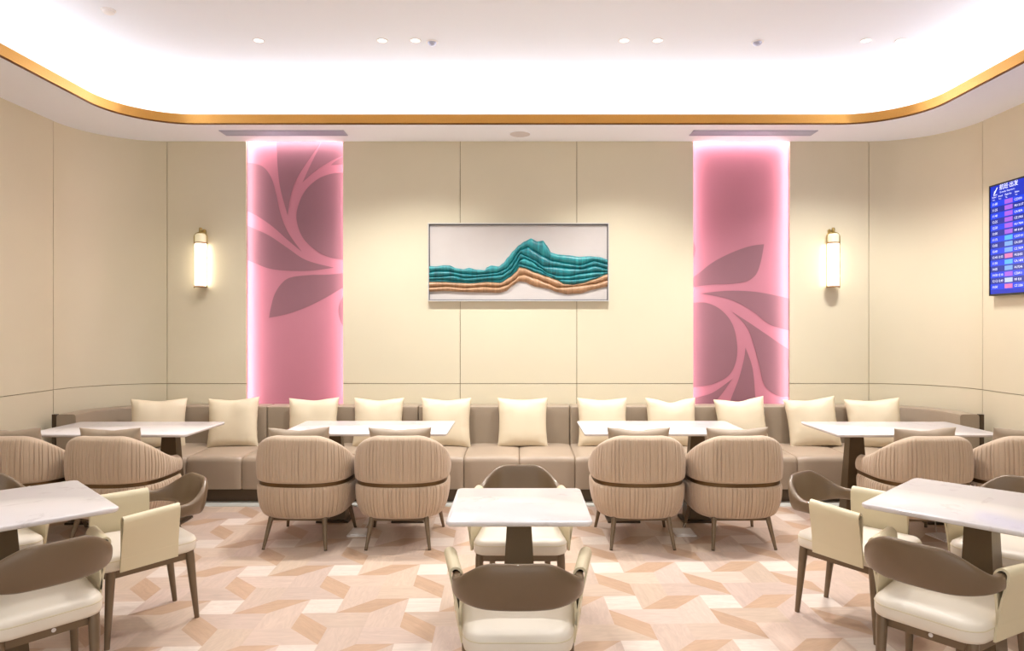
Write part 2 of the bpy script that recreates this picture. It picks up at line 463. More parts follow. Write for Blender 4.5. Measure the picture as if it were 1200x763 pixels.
def leaf_panel(x0, x1, leaves, label):
    t = empty('backlit_panel', ((x0+x1)/2, WY+.105, 0))
    tag(t, label, 'wall panel', 'backlit pink leaf panels')
    w = x1-x0; k = .003871*w/.985
    mb = MB(); mb.add(box(-w/2-CAV, w/2+CAV, 0, .012, 0, SZ+.085), 0)
    v, f = [], []
    def cl(poly):
        for ax, lim, less in ((0, w/2+CAV, True), (0, -w/2-CAV, False), (1, SZ+.08, True), (1, .02, False)):
            if poly: poly = clip(poly, ax, lim, less)
        return poly
    o = mb.build('panel_board', M['pink'], t, smooth=False)
    for lf in leaves:
        pts = []
        for run in lf: pts += catmull(run, 6) if len(run) > 2 else run
        pts = [((cx-167.5)*k, SZ-.02-(cy-40)*.003871) for cx, cy in pts]
        pts = cl(pts)
        if len(pts) < 3: continue
        q = []
        for p in pts:
            if not q or math.dist(p, q[-1]) > 1e-4: q.append(p)
        if math.dist(q[0], q[-1]) < 1e-4: q.pop()
        bm = bmesh.new(); vs = [bm.verts.new((p[0], -.003, p[1])) for p in q]
        fc = bm.faces.new(vs); bm.faces.ensure_lookup_table()
        r = bmesh.ops.extrude_face_region(bm, geom=[fc])
        bmesh.ops.translate(bm, verts=[e for e in r['geom'] if isinstance(e, bmesh.types.BMVert)], vec=(0, .003, 0))
        bmesh.ops.triangulate(bm, faces=bm.faces); bmesh.ops.recalc_face_normals(bm, faces=bm.faces)
        me = bpy.data.meshes.new('leaf'); bm.to_mesh(me); bm.free(); me.materials.append(M['mauve'])
        lo = bpy.data.objects.new('leaf', me); C.objects.link(lo); lo.parent = t
    z1 = SZ+.06
    for s in (-1, 1):
        xx = s*(w/2+.026)
        MB().add(box(min(xx, xx+s*.012), max(xx, xx+s*.012), -.078, -.040, .1, z1)).build('light_strip', M['led_pink'], t, smooth=False)
    MB().add(box(-w/2, w/2, -.078, -.040, SZ+.030, SZ+.042)).build('light_strip', M['led_pink'], t, smooth=False)
    return t
leaf_panel(*NI[0], PL, 'tall backlit pink panel left of the painting, mauve leaves across its upper half')
leaf_panel(*NI[1], PR, 'tall backlit pink panel right of the painting, mauve leaves across its lower half')

# ceiling: soffit, gold trim, cove, ceiling plane
OXE, OYE, OR = 3.57, 6.28, .62
NS = 20
def path_in(off=0.0):
    r = OR+off
    return [(-OXE-off, BACK), (-OXE-off, OYE-OR)] + arc(-OXE+OR, OYE-OR, r, 180, 90, NS)[1:] + arc(OXE-OR, OYE-OR, r, 90, 0, NS) + [(OXE+off, BACK)]
wallp = [(-WX, BACK), (-WX, WY-WR)] + arc(-WX+WR, WY-WR, WR, 180, 90, NS)[1:] + arc(WX-WR, WY-WR, WR, 90, 0, NS) + [(WX, BACK)]
inn = path_in()
n = len(inn)
v = [(x, y, SZ) for x, y in inn] + [(x, y, SZ) for x, y in wallp]
f = [(i, i+1, n+i+1, n+i) for i in range(n-1)]
# soffit top (ledge) and cove
LED = SZ+.05
ceil_mb = MB().add((v, f))
soff = ceil_mb.build('soffit', M['soffit'], None, smooth=False, recalc=False)
S(soff)
prof = [(0, SZ), (0, LED+.025), (-.02, LED+.025), (-.02, LED), (-.40, LED), (-.40, CZ-.22)]
for k in range(1, 9):
    a = PI/2*k/8; prof.append((-.40+.22*(1-math.cos(a)), CZ-.22+.22*math.sin(a)))
cove = sweep(inn, prof, closed=False, caps=False)
ring = path_in(.18)
cv = MB().add(cove)
cv.add(([(x, y, CZ) for x, y in ring], [tuple(range(len(ring)))]))
ceil = S(cv.build('ceiling', M['ceil'], None, angle=50))
MB().add(sweep(path_in(.30), [(0, LED+.005), (0, LED+.025), (-.03, LED+.025), (-.03, LED+.005)])).build('light_strip', M['led_cove'], ceil, smooth=False)
MB().add(([(-WX-.1, BACK, CZ+.05), (WX+.1, BACK, CZ+.05), (WX+.1, WY+.3, CZ+.05), (-WX-.1, WY+.3, CZ+.05)], [(0, 1, 2, 3)])).build('roof_slab', M['ceil'], ceil, smooth=False)
gold = S(MB().add(sweep(inn, [(.004, SZ+.010), (.012, SZ+.010), (.012, SZ+.092), (.004, SZ+.092)])).build('trim_2', M['gold'], None, angle=30))
MB().add(sweep(inn, [(.001, SZ-.002), (.005, SZ-.002), (.005, SZ+.012), (.001, SZ+.012)])).build('shadow_gap', M['gold_dark'], gold, angle=30)

# ceiling vents, speaker, downlights
def vent(x, label):
    t = empty('ceiling_vent', (x, 6.54, SZ)); tag(t, label, 'air vent', 'linear ceiling vents')
    MB().add(box(-.58, .58, -.075, .075, -.002, -.0005)).build('backing', M['ventdark'], t, smooth=False)
    fr = MB()
    fr.add(box(-.59, .59, -.083, -.072, -.008, 0)).add(box(-.59, .59, .072, .083, -.008, 0)).add(box(-.59, -.579, -.083, .083, -.008, 0)).add(box(.579, .59, -.083, .083, -.008, 0))
    fr.build('frame', M['vent'], t, smooth=False)
    for k in range(3):
        y = -.036+.036*k
        MB().add(([(-.58, y-.009, -.003), (.58, y-.009, -.003), (.58, y+.009, -.012), (-.58, y+.009, -.012),
                   (-.58, y-.009, -.001), (.58, y-.009, -.001), (.58, y+.009, -.010), (-.58, y+.009, -.010)],
                  [(0, 1, 2, 3), (7, 6, 5, 4), (0, 4, 5, 1), (1, 5, 6, 2), (2, 6, 7, 3), (3, 7, 4, 0)])).build('slat', M['vent'], t, smooth=False)
vent(-2.24, 'long grey linear air vent in the soffit above the left pink panel')
vent(2.25, 'long grey linear air vent in the soffit above the right pink panel')
t = empty('ceiling_speaker', (.02, 6.58, SZ)); tag(t, 'round pale ceiling speaker in the soffit above the painting', 'speaker')
MB().add(lathe([(.108, 0), (.108, -.004), (.1, -.006), (.098, -.004)], 40)).build('rim', M['soffit'], t)
MB().add(lathe([(.097, -.003), (.097, -.0055), (.001, -.0065)], 40)).build('grille', M['speaker'], t)

def spot(parent, energy, size=110, blend=.6, col=(1, .98, .96), rad=.03):
    l = bpy.data.lights.new('spot_light', 'SPOT'); l.energy = energy; l.spot_size = math.radians(size); l.spot_blend = blend
    l.color = col; l.shadow_soft_size = rad
    o = bpy.data.objects.new('spot_light', l); C.objects.link(o); o.parent = parent; o.location = (0, 0, -.012)
    return o
ring_mb = lathe([(.046, 0), (.046, -.003), (.040, -.006), (.034, -.003), (.034, -.0005)], 28)
lens_mb = lathe([(.033, -.001), (.033, -.002), (.001, -.0025)], 28)
proto = empty('recessed_downlight', (0, 0, 0))
MB().add(ring_mb).build('trim_ring', M['ring'], proto); MB().add(lens_mb).build('lens', M['lens'], proto)
E1 = 86
dl = [(-2.10, 'leftmost small lit ceiling downlight, alone above the left pink panel'),
      (-1.10, 'left one of the downlight pair just left of ceiling centre'),
      (-.83, 'right one of the downlight pair just left of ceiling centre'),
      (.86, 'left one of the downlight pair just right of ceiling centre'),
      (1.13, 'right one of the downlight pair just right of ceiling centre'),
      (2.82, 'left one of the downlight pair at the right end of the row'),
      (3.10, 'rightmost small lit ceiling downlight, end of the row')]
first = True
for x, lab in dl:
    o = proto if first else copy_tree(proto); first = False
    o.location = (x, 5.53, CZ); tag(o, lab, 'ceiling light', 'lit ceiling downlights'); spot(o, E1)
hidden = [(-2.6, 3.45), (-1.0, 3.1), (.0, 3.75), (1.0, 3.1), (2.6, 3.45), (-1.9, 1.3), (0, 1.2), (1.9, 1.3), (-2.9, 5.0)]
for i, (x, y) in enumerate(hidden):
    l = bpy.data.lights.new('downlight_lamp', 'SPOT'); l.energy = E1*.40; l.spot_size = math.radians(115); l.spot_blend = .7; l.color = (1, .98, .96); l.shadow_soft_size = .04
    o = bpy.data.objects.new('downlight_lamp', l); C.objects.link(o); o.location = (x, y, CZ-.02)
# dark eyeball fittings and the smoke detector
def fitting(x, y, label, dark):
    t = empty('eyeball_fitting' if dark else 'smoke_detector', (x, y, CZ)); tag(t, label, 'ceiling fitting' if dark else 'smoke detector')
    MB().add(lathe([(.05, 0), (.05, -.004), (.042, -.006)], 28)).build('trim_ring', M['ring'], t)
    if dark:
        MB().add(lathe([(.036, -.003), (.034, -.014), (.022, -.026), (.002, -.03)], 28)).build('ball', M['vent'], t)
    else:
        MB().add(lathe([(.042, -.004), (.040, -.02), (.03, -.027), (.002, -.029)], 28)).build('cover', M['ring'], t)
fitting(-.70, 5.56, 'small grey eyeball ceiling fitting left of ceiling centre', True)
fitting(1.95, 5.56, 'small grey eyeball ceiling fitting above the right pink panel', True)
fitting(-3.0, 5.0, 'white round smoke detector at the upper left of the ceiling', False)

# ------------------------------------------------------------------ wall things
def sconce(x, label):
    t = empty('wall_sconce', (x, WY-.062, 0)); tag(t, label, 'wall lamp', 'brass wall sconces')
    z0, z1, z2, z3 = 1.965, 2.385, 2.485, 2.545
    mb = MB().add(box(-.03, .03, .045, .062, z2-.10, z3-.02)).add(box(-.012, .012, 0, .05, z2-.02, z2)).add(lathe([(.014, z3-.03), (.014, z3), (.002, z3+.002)], 16))
    mb.build('wall_bracket', M['brass'], t)
    pts = [(-.064, 0, z0-.02), (-.064, 0, z2-.03)] + [(-.064*math.cos(a), 0, z2-.03+.045*math.sin(a)) for a in [PI*k/12 for k in range(1, 12)]] + [(.064, 0, z2-.03), (.064, 0, z0-.02)]
    MB().add(tube(pts, .0055, 8)).build('rod_frame', M['brass'], t)
    MB().add(lathe([(.052, z0), (.055, z0+.01), (.055, z1-.01), (.052, z1)], 28)).build('lit_shade', M['glow'], t)
    MB().add(lathe([(.052, z1+.012), (.054, z1+.02), (.054, z2-.015), (.04, z2)], 28)).build('amber_glass', M['amber'], t)
    for z in (z0-.012, z1):
        MB().add(lathe([(.062, z), (.065, z+.003), (.065, z+.010), (.062, z+.013)], 28)).build('ring_band', M['brass_copper'], t)
    MB().add(lathe([(.012, z2+.012), (.016, z2+.018), (.016, z2+.05), (.010, z2+.058)], 16)).build('finial', M['brass'], t)
    kx = .038 if x < 0 else -.038
    MB().add(lathe([(.010, 0), (.015, .006), (.015, .03), (.008, .036)], 16, (kx, .0, z2+.01))).build('knob', M['brass'], t)
sconce(-3.155, 'tubular brass wall sconce left of the left pink panel')
sconce(3.135, 'tubular brass wall sconce right of the right pink panel')

# relief painting
def interp(pts, x):
    if x <= pts[0][0]: return pts[0][1]
    for a, b in zip(pts, pts[1:]):
        if x <= b[0]:
            t = (x-a[0])/(b[0]-a[0]) if b[0] > a[0] else 0
            t = .5*t+.5*(t*t*(3-2*t)); return a[1]+(b[1]-a[1])*t
    return pts[-1][1]
T0 = [(104,328),(140,330),(180,324),(215,325),(250,340),(290,345),(320,338),(360,348),(405,350),(415,335),(440,325),(480,330),(505,312),(530,280),(560,245),(590,215),(620,195),(655,178),(690,195),(722,190),(740,215),(765,255),(800,265),(860,270),(920,278),(980,275),(1030,280),(1070,293)]
T1 = [(104,362),(160,355),(215,358),(280,370),(350,375),(420,370),(470,365),(520,345),(550,310),(580,262),(600,240),(640,225),(670,245),(720,275),(770,300),(850,315),(920,325),(1000,302),(1070,318)]
T2 = [(104,388),(160,388),(230,380),(300,395),(400,387),(450,382),(500,375),(545,345),(575,300),(597,260),(630,277),(680,300),(720,330),(780,332),(860,340),(930,345),(1000,327),(1070,345)]
T3 = [(104,404),(180,402),(260,410),(330,414),(420,404),(490,405),(540,375),(570,345),(597,296),(620,287),(660,305),(700,335),(750,370),(800,383),(860,385),(930,370),(1000,362),(1070,362)]
T35 = [(104,408),(180,408),(260,414),(330,417),(420,409),(490,412),(540,382),(572,352),(592,316),(640,330),(700,350),(750,378),(800,402),(860,402),(930,398),(1000,388),(1070,370)]
T4 = [(104,415),(180,415),(260,420),(330,423),(420,415),(490,420),(540,390),(575,360),(590,335),(620,340),(680,365),(740,385),(800,405),(830,425),(880,430),(940,420),(1000,400),(1070,372)]
B1 = [(104,445),(200,440),(300,448),(400,440),(480,445),(530,430),(565,405),(590,380),(620,375),(680,395),(740,420),(800,445),(850,442),(920,435),(1000,425),(1070,405)]
B2 = [(104,468),(200,465),(300,470),(400,472),(480,475),(520,465),(555,435),(590,412),(620,415),(680,440),(740,450),(800,470),(850,482),(920,478),(1000,455),(1070,440)]
def painting():
    K = .001842
    t = empty('relief_painting', (.005, WY-.004, 2.205)); tag(t, 'framed wide relief painting of folded teal and tan mountains on cream', 'painting')
    W, H = 981*K, 424*K
    fr = MB(); b = .010
    for x0, x1, z0, z1 in ((-W/2, W/2, H/2-b, H/2), (-W/2, W/2, -H/2, -H/2+b), (-W/2, -W/2+b, -H/2+b, H/2-b), (W/2-b, W/2, -H/2+b, H/2-b)):
        fr.add(box(x0, x1, -.045, 0, z0, z1))
    fr.build('frame', M['frame'], t, smooth=False)
    f2 = MB(); a = b; c = b+.007
    for x0, x1, z0, z1 in ((-W/2+a, W/2-a, H/2-c, H/2-a), (-W/2+a, W/2-a, -H/2+a, -H/2+c), (-W/2+a, -W/2+c, -H/2+c, H/2-c), (W/2-c, W/2-a, -H/2+c, H/2-c)):
        f2.add(box(x0, x1, -.034, 0, z0, z1))
    f2.build('inner_frame', M['frame_in'], t, smooth=False)
    MB().add(box(-W/2+c, W/2-c, -.018, -.002, -H/2+c, H/2-c)).build('canvas', M['canvas'], t, smooth=False)
    layers = [(T0, T1, 'teal2'), (T1, T2, 'teal'), (T2, T3, 'teal'), (T3, T35, 'teal2'), (T35, T4, 'teal'), (T4, B1, 'tan'), (B1, B2, 'tan')]
    for li, (up, lo, m) in enumerate(layers):
        NX, NV = 240, 14; v, f = [], []
        x0, x1 = 105, 1069
        for i in range(NX+1):
            cx = x0+(x1-x0)*i/NX; a_, b_ = interp(up, cx), interp(lo, cx); last = li in (6,)
            b_ = max(b_, a_+1.5)
            bot = b_
            hgt = min(1, (b_-a_)/22)
            for j in range(NV+1):
                s = j/NV; cy = a_+(bot-a_)*s
                prof_ = max(0, math.sin(PI*min(1, s**.85)))**.65
                dep = .0195+(.004+.026*hgt)*prof_ + .0022*hgt*noise.noise((cx*.075+li*9, cy*.02, li*3.1))
                if j == 0 or j == NV: dep = .0185
                v.append(((cx-587.5)*K, -dep, (308-cy)*K))
        for i in range(NX):
            for j in range(NV):
                p = i*(NV+1)+j; f.append((p, p+NV+1, p+NV+2, p+1))
        MB().add((v, f)).build('teal_fold' if m != 'tan' else 'tan_fold', M[m], t, angle=80)
painting()

# flight information display on the right wall
def text_mesh(body, size, x, z, y, align='LEFT'):
    cu = bpy.data.curves.new('txt', 'FONT'); cu.body = body; cu.size = size; cu.align_x = align; cu.resolution_u = 2
    ob = bpy.data.objects.new('txt', cu); C.objects.link(ob)
    dg = bpy.context.evaluated_depsgraph_get(); me = ob.evaluated_get(dg).to_mesh()
    v = [(p.co.x+x, y, p.co.y+z) for p in me.vertices]; f = [tuple(q.vertices) for q in me.polygons]
    ob.evaluated_get(dg).to_mesh_clear(); bpy.data.objects.remove(ob); bpy.data.curves.remove(cu)
    return v, f
def em(name, col, s=1.0, vary=0): return mat(name, '#05060a', .25, emit=col, estr=s*1.15)
def display():
    W, H = 1.68, .965
    t = empty('flight_display', (WX-.055, 6.0-W/2, 2.312), -PI/2); tag(t, 'wall mounted blue flight information screen on the right wall', 'screen')
    MB().add(box(-W/2, W/2, .0, .05, -H/2, H/2)).build('housing', M['black'], t, smooth=False)
    bz = MB(); b = .012
    for x0, x1, z0, z1 in ((-W/2, W/2, H/2-b, H/2), (-W/2, W/2, -H/2, -H/2+b*1.3), (-W/2, -W/2+b, -H/2, H/2), (W/2-b, W/2, -H/2, H/2)):
        bz.add(box(x0, x1, -.006, 0, z0, z1))
    bz.build('bezel', M['black'], t, smooth=False)
    L = -W/2; rows = 15; zt = 2.624-2.312; dz = .0513
    m = [em('screen_blue', '#0430d0', .85), em('screen_row', '#0440f0', .9), em('screen_dark_row', '#0428ac', .8)]
    sm = MB().add(([(L+b, -.001, -H/2+b), (-L-b, -.001, -H/2+b), (-L-b, -.001, H/2-b), (L+b, -.001, H/2-b)], [(0, 1, 2, 3)]), 0)
    for r in range(rows):
        z = zt-r*dz
        sm.add(([(L+b, -.0016, z-dz*.48), (-L-b, -.0016, z-dz*.48), (-L-b, -.0016, z+dz*.48), (L+b, -.0016, z+dz*.48)], [(0, 1, 2, 3)]), 1+(r % 2))
    sm.build('screen', m, t, smooth=False, merge=False, recalc=False)
    wt = em('screen_white', '#f4f6ff', 1.25); tx = MB()
    times = ['11:00', '11:25', '11:40', '12:25', '12:30', '13:00', '11:15', '13:05', '13:40', '13:45', '11:50', '14:05', '14:30', '12:12', '14:50']
    second = {9: '13:55', 12: '15:10', 13: '12:40'}
    dest = ['CZ3101', 'MU 5137', 'CA1834', 'CZ 3905', 'HU 7604', 'MF 8169', 'CZ37101', 'CA1359', 'CZ 3539', 'MU2452', 'CA 1405', 'HU7246', 'CZ6411', 'MF 833', 'CZ 3286']
    tagc = 'ppppppcbbkcbpwk'
    for r in range(rows):
        z = zt-r*dz-.011
        tx.add(text_mesh(times[r], .030, L+.036, z, -.0022))
        if r in second: tx.add(text_mesh(second[r], .028, L+.108, z, -.0022))
        tx.add(text_mesh(dest[r], .027, L+.302, z, -.0022))
        tx.add(text_mesh('A%02d' % (3+r*7 % 29), .027, L+.455, z, -.0022))
        tx.add(text_mesh(times[(r*4+3) % 15], .027, L+.62, z, -.0022))
        tx.add(text_mesh(dest[(r*7+2) % 15], .027, L+.80, z, -.0022))
    tx.add(text_mesh('航班·出发', .052, L+.125, .428, -.0022))
    tx.add(text_mesh('Domestic Departures', .020, L+.13, .397, -.0022))
    for x, w_ in ((.036, 'Sched'), (.11, 'Actual'), (.19, 'Flight No'), (.305, 'Status'), (.455, 'Gate'), (.62, 'Time'), (.80, 'Flight')):
        tx.add(text_mesh(w_, .021, L+x, .366, -.0022)); tx.add(text_mesh(w_[:4], .015, L+x+.008, .345, -.0022))
    # leaning plane emblem
    tx.add(([(L+.048, -.0022, .395), (L+.07, -.0022, .402), (L+.104, -.0022, .452), (L+.094, -.0022, .452)], [(0, 1, 2, 3)]))
    tx.add(([(L+.05, -.0022, .418), (L+.075, -.0022, .42), (L+.078, -.0022, .428)], [(0, 1, 2)]))
    tx.add(([(L+.052, -.0022, .386), (L+.098, -.0022, .39), (L+.098, -.0022, .394), (L+.052, -.0022, .391)], [(0, 1, 2, 3)]))
    tx.build('screen_lettering', wt, t, smooth=False, merge=False, recalc=False)
    cm = {'p': em('tag_purple', '#a95fe0', 1.0), 'c': em('tag_cyan', '#55b6f2', 1.0), 'b': em('tag_blue', '#7aa8ee', 1.0), 'k': em('tag_pink', '#dd74b8', 1.0), 'w': em('tag_white', '#c3d2f2', 1.0)}
    for r in range(rows):
        z = zt-r*dz
        MB().add(([(L+.188, -.002, z-.019), (L+.282, -.002, z-.019), (L+.282, -.002, z+.019), (L+.188, -.002, z+.019)], [(0, 1, 2, 3)])).build('status_tag', cm[tagc[r]], t, smooth=False, recalc=False)
    return t
display()

# ------------------------------------------------------------------ sofa
def sofa():
    t = empty('banquette_sofa', (0, 6.3, 0)); tag(t, 'long taupe leather banquette sofa running along the whole back wall', 'sofa')
    oy = -6.3
    X0, P = .013, .4917
    def seat_unit(w):
        pr = rpoly([(0, .122), (.62, .122), (.62, .418), (0, .405)], [.012, .012, .02, .055], 7)
        nm = onormals(pr); xs = [(-w/2, .012), (-w/2+.004, .004), (-w/2+.012, 0)]
        xs += [(-w/2+.012+(w-.024)*k/8, 0) for k in range(1, 8)]
        xs += [(-x, i) for x, i in reversed(xs[:3])]
        v, f = [], []; K = len(pr)
        for x, ins in xs:
            u = 2*x/w
            for (y, z), nn in zip(pr, nm):
                g = 1-u**4
                v.append((x, y-nn[0]*ins-.008*g*(1 if y < .03 else 0), z-nn[1]*ins+.012*g*smooth(.25, .40, z)))
        for i in range(len(xs)-1):
            for j in range(K):
                q = (j+1) % K; f.append((i*K+j, (i+1)*K+j, (i+1)*K+q, i*K+q))
        f.append(tuple(range(K))); f.append(tuple((len(xs)-1)*K+j for j in reversed(range(K))))
        return v, f
    for k in range(-7, 7):
        xc = X0+(k+.5)*P
        MB().add(seat_unit(P-.001)).build('seat_cushion', M['sofa'], t, loc=(xc, 6.035+oy, 0), angle=60)
    # corner seats that follow the curved wall
    for s in (-1, 1):
        ol = [(3.46, 6.05), (3.93, 6.05), (3.96, 6.17), (3.86, 6.42), (3.70, 6.56), (3.50, 6.65)]
        if s < 0: ol = [(-x, y) for x, y in reversed(ol)]
        ol = rpoly([(x, y+oy) for x, y in ol], .03, 4)
        MB().add(slab(ol, [(.02, .125), (0, .15), (0, .37), (.012, .40), (.04, .42)], .006)).build('corner_seat', M['sofa'], t, angle=50)
    cuts = [-3.52, -2.445, -.970, .505, 1.98, 3.455]
    for a, b in zip(cuts, cuts[1:]):
        w = b-a-.004
        MB().add(rbox(w, .2, .545, .018, 6, 4)).build('backrest', M['sofa_back'], t, loc=((a+b)/2, 6.74+oy, .517), angle=60)
    r0 = .66
    ppl = []
    for k in range(21):
        a = math.radians(90+90*k/20); r_ = r0-.11*k/20
        ppl.append((-WX+WR+r_*math.cos(a), WY-WR+r_*math.sin(a)))
    ppl.append((-WX+WR-r0+.11, 6.02))
    def bprof(i, tt):
        e = .022
        z0, z1 = .12, .787
        return [(0, z0), (0, z1-e), (-.0-.006, z1-.006), (-e, z1), (-.17+e, z1), (-.17+.006, z1-.006), (-.17, z1-e), (-.17, z0)]
    ring_l = sweep(list(reversed([(x, y+oy) for x, y in ppl])), lambda i, tt: [(-o, z) for o, z in bprof(i, tt)])
    MB().add(ring_l).build('corner_backrest', M['sofa_back'], t, angle=45)
    ring_r = [(-x, y, z) for x, y, z in ring_l[0]]
    MB().add((ring_r, [tuple(reversed(q)) for q in ring_l[1]])).build('corner_backrest', M['sofa_back'], t, angle=45)
    MB().add(box(-3.9, 3.9, 6.10+oy, 6.84+oy, .003, .125)).build('plinth', M['plinth'], t, smooth=False)
    for s in (-1, 1):
        x0, x1 = sorted((s*4.083, s*4.118))
        MB().add(box(x0, x1, 6.03+oy, 6.07+oy, .003, .785)).build('end_panel', M['bronze'], t, smooth=False)
sofa()

# ------------------------------------------------------------------ pillows
def pillow_mesh(w, h, T, seed, chop=0.0):
    n = 22; v = []; f = []; r = random.Random(seed); ox = r.uniform(0, 50)
    for side in (-1, 1):
        k = len(v)
        for i in range(n+1):
            for j in range(n+1):
                # denser near the border
                u = math.sin((-1+2*i/n)*PI/2); q = math.sin((-1+2*j/n)*PI/2)
                px = u*w/2*(1-.075*(1-q*q)); pz = q*h/2*(1-.075*(1-u*u))
                th = T/2*max(0, (1-u**4)*(1-q**4))**.55
                th *= 1+.10*noise.noise((u*1.3+ox, q*1.3, side*2.))
                wr = .012*noise.noise((u*3+ox, q*3, 5.))*(1-abs(u))**.2*(max(abs(u), abs(q))**2)
                if chop and q > 0: pz -= chop*q*q*math.exp(-(u/.38)**2); th *= 1-.25*q*math.exp(-(u/.25)**2)
                edge = max(abs(u), abs(q))
                # small gathers near the seams
                g = .004*math.sin(22*u+ox)*smooth(.45, .8, abs(q))*(1-abs(u)**3)*(1 if edge < .999 else 0)
                g += .004*math.sin(19*q+ox*2)*smooth(.5, .85, abs(u))*(1-abs(q)**3)*(1 if edge < .999 else 0)
                y = side*(th+g*(1 if th > .004 else 0)) + wr*(1 if edge < .999 else .6)
                v.append((px, y, pz+h/2))
        for i in range(n):
            for j in range(n):
                a = k+i*(n+1)+j; f.append((a, a+n+1, a+n+2, a+1))
    return v, f
def place_pillow(name, w, h, T, seed, m, x, y, z, tilt, rz, roll, chop, label, cat, grp):
    o = MB().add(pillow_mesh(w, h, T, seed, chop)).build(name, m, None, angle=70)
    o.location = (x, y, z); o.rotation_euler = (-math.radians(tilt), math.radians(roll), math.radians(rz))
    tag(o, label, cat, grp); return o
SP = [  # x, roll, chop, rz, label
 (-3.40, 1, .010, 22, 'cream throw pillow on the sofa behind the leftmost marble table, at the left corner'),
 (-2.72, -2, .008, 3, 'cream throw pillow in front of the left edge of the left pink panel'),
 (-1.96, -1, .010, 0, 'cream throw pillow in front of the right side of the left pink panel'),
 (-1.34, 0, .012, 0, 'cream throw pillow behind the centre-left marble table, just right of the left pink panel'),
 (-.69, 0, .010, 0, 'cream throw pillow below the left end of the painting'),
 (.045, 0, .004, 0, 'fully visible cream throw pillow in the middle of the sofa, directly under the painting'),
 (.81, 0, .008, 0, 'cream throw pillow below the right end of the painting, left end of a table'),
 (1.47, 0, .034, 0, 'cream throw pillow with a deep dent in its top, left of the right pink panel'),
 (2.16, -4, .020, 0, 'cream throw pillow directly in front of the right pink panel'),
 (2.84, -5, .010, -4, 'cream throw pillow just right of the right pink panel, tilted left'),
 (3.39, -4, .008, -16, 'rightmost cream throw pillow on the sofa behind the right marble table'),
]
for i, (x, roll, chop, rz, lab) in enumerate(SP):
    yy = 6.50 if abs(x) < 3.2 else 6.44
    place_pillow('throw_pillow', .485, .48, .15, 11+i, M['pillow'], x, yy, .405, 11, rz, roll, chop, lab, 'pillow', 'cream pillows along the sofa')

# ------------------------------------------------------------------ tub lounge chairs
def tub_path(N=640, xw=.339, front=.20, yc=-.06, yb=.29):
    pts = []
    L1 = front-yc
    raw = []
    for k in range(40): raw.append((-xw+.018*(1-k/40)**2, front-L1*k/40))
    e = 2/2.55
    for k in range(241):
        a = PI*k/240
        c, s = math.cos(a), math.sin(a)
        raw.append((-xw*math.copysign(abs(c)**e, c), yc-yb*abs(s)**e))
    for k in range(1, 41): raw.append((xw-.018*(k/40)**2, yc+L1*k/40))
    cum = [0]
    for a, b in zip(raw, raw[1:]): cum.append(cum[-1]+math.dist(a, b))
    out = []; j = 0
    for i in range(N+1):
        d = cum[-1]*i/N
        while j < len(cum)-2 and cum[j+1] < d: j += 1
        t = (d-cum[j])/(cum[j+1]-cum[j] or 1)
        out.append((raw[j][0]+(raw[j+1][0]-raw[j][0])*t, raw[j][1]+(raw[j+1][1]-raw[j][1])*t))
    return out, cum[-1]
def pleat_amp(d, seed):
    """crease depth at arc length d, creases roughly each 27 mm"""
    p = .027; k = math.floor(d/p); best = 0
    for q in (k-1, k, k+1):
        r = random.Random(seed*1000+q); c = (q+.5+r.uniform(-.22, .22))*p; a = r.uniform(.35, 1.0)
        best = max(best, a*math.exp(-((d-c)/.0030)**2))
    return best
def band_mesh(z0, zt, thick, lower):
    path, L = tub_path(1100)
    def prof(i, t):
        a = abs(t-.5)*2; d = t*L; z1 = zt(a); h = z1-z0
        e = .3+.7*max(0, min(1, min(t, 1-t)/.022))**.5
        th = thick*e; rt = min(.034, th*.46); rb = min(.020 if not lower else .03, th*.4)
        P = []
        for k in range(5):                                   # bottom outer corner, going up
            q = PI/2*k/4; P.append((-rb+rb*math.sin(q), z0+rb-rb*math.cos(q)))
        for k in range(1, 10): P.append((0, z0+rb+(h-rb-rt)*k/10))
        for k in range(6):
            q = PI/2*k/5; P.append((-rt+rt*math.cos(q), z1-rt+rt*math.sin(q)))
        for k in range(6):
            q = PI/2*k/5; P.append((-th+rt-rt*math.sin(q), z1-rt+rt*math.cos(q)))
        for k in range(1, 4): P.append((-th, z1-rt-(h-rb-rt)*k/4))
        for k in range(4):
            q = PI/2*k/3; P.append((-th+rb-rb*math.cos(q), z0+rb-rb*math.sin(q)))
        sh = (thick-th)/2
        out = []
        am = pleat_amp(d, 3 if lower else 5)*smooth(.03, .06, t)*smooth(.03, .06, 1-t)
        for o, z in P:
            rel = (z-z0)/h
            outer = o > -th*.35
            o -= sh
            if lower: o -= .055*max(0, 1-rel)**3.2
            else: o += .010*math.sin(rel*PI)-.010*rel*rel
            if outer:
                m = smooth(.02, .10, rel)*smooth(.0, .08, 1-rel)
                if not lower: m *= .45+.55*smooth(.06, .3, 1-rel)
                o -= .0095*am*m
            out.append((o, z))
        return out
    return sweep(path, prof)
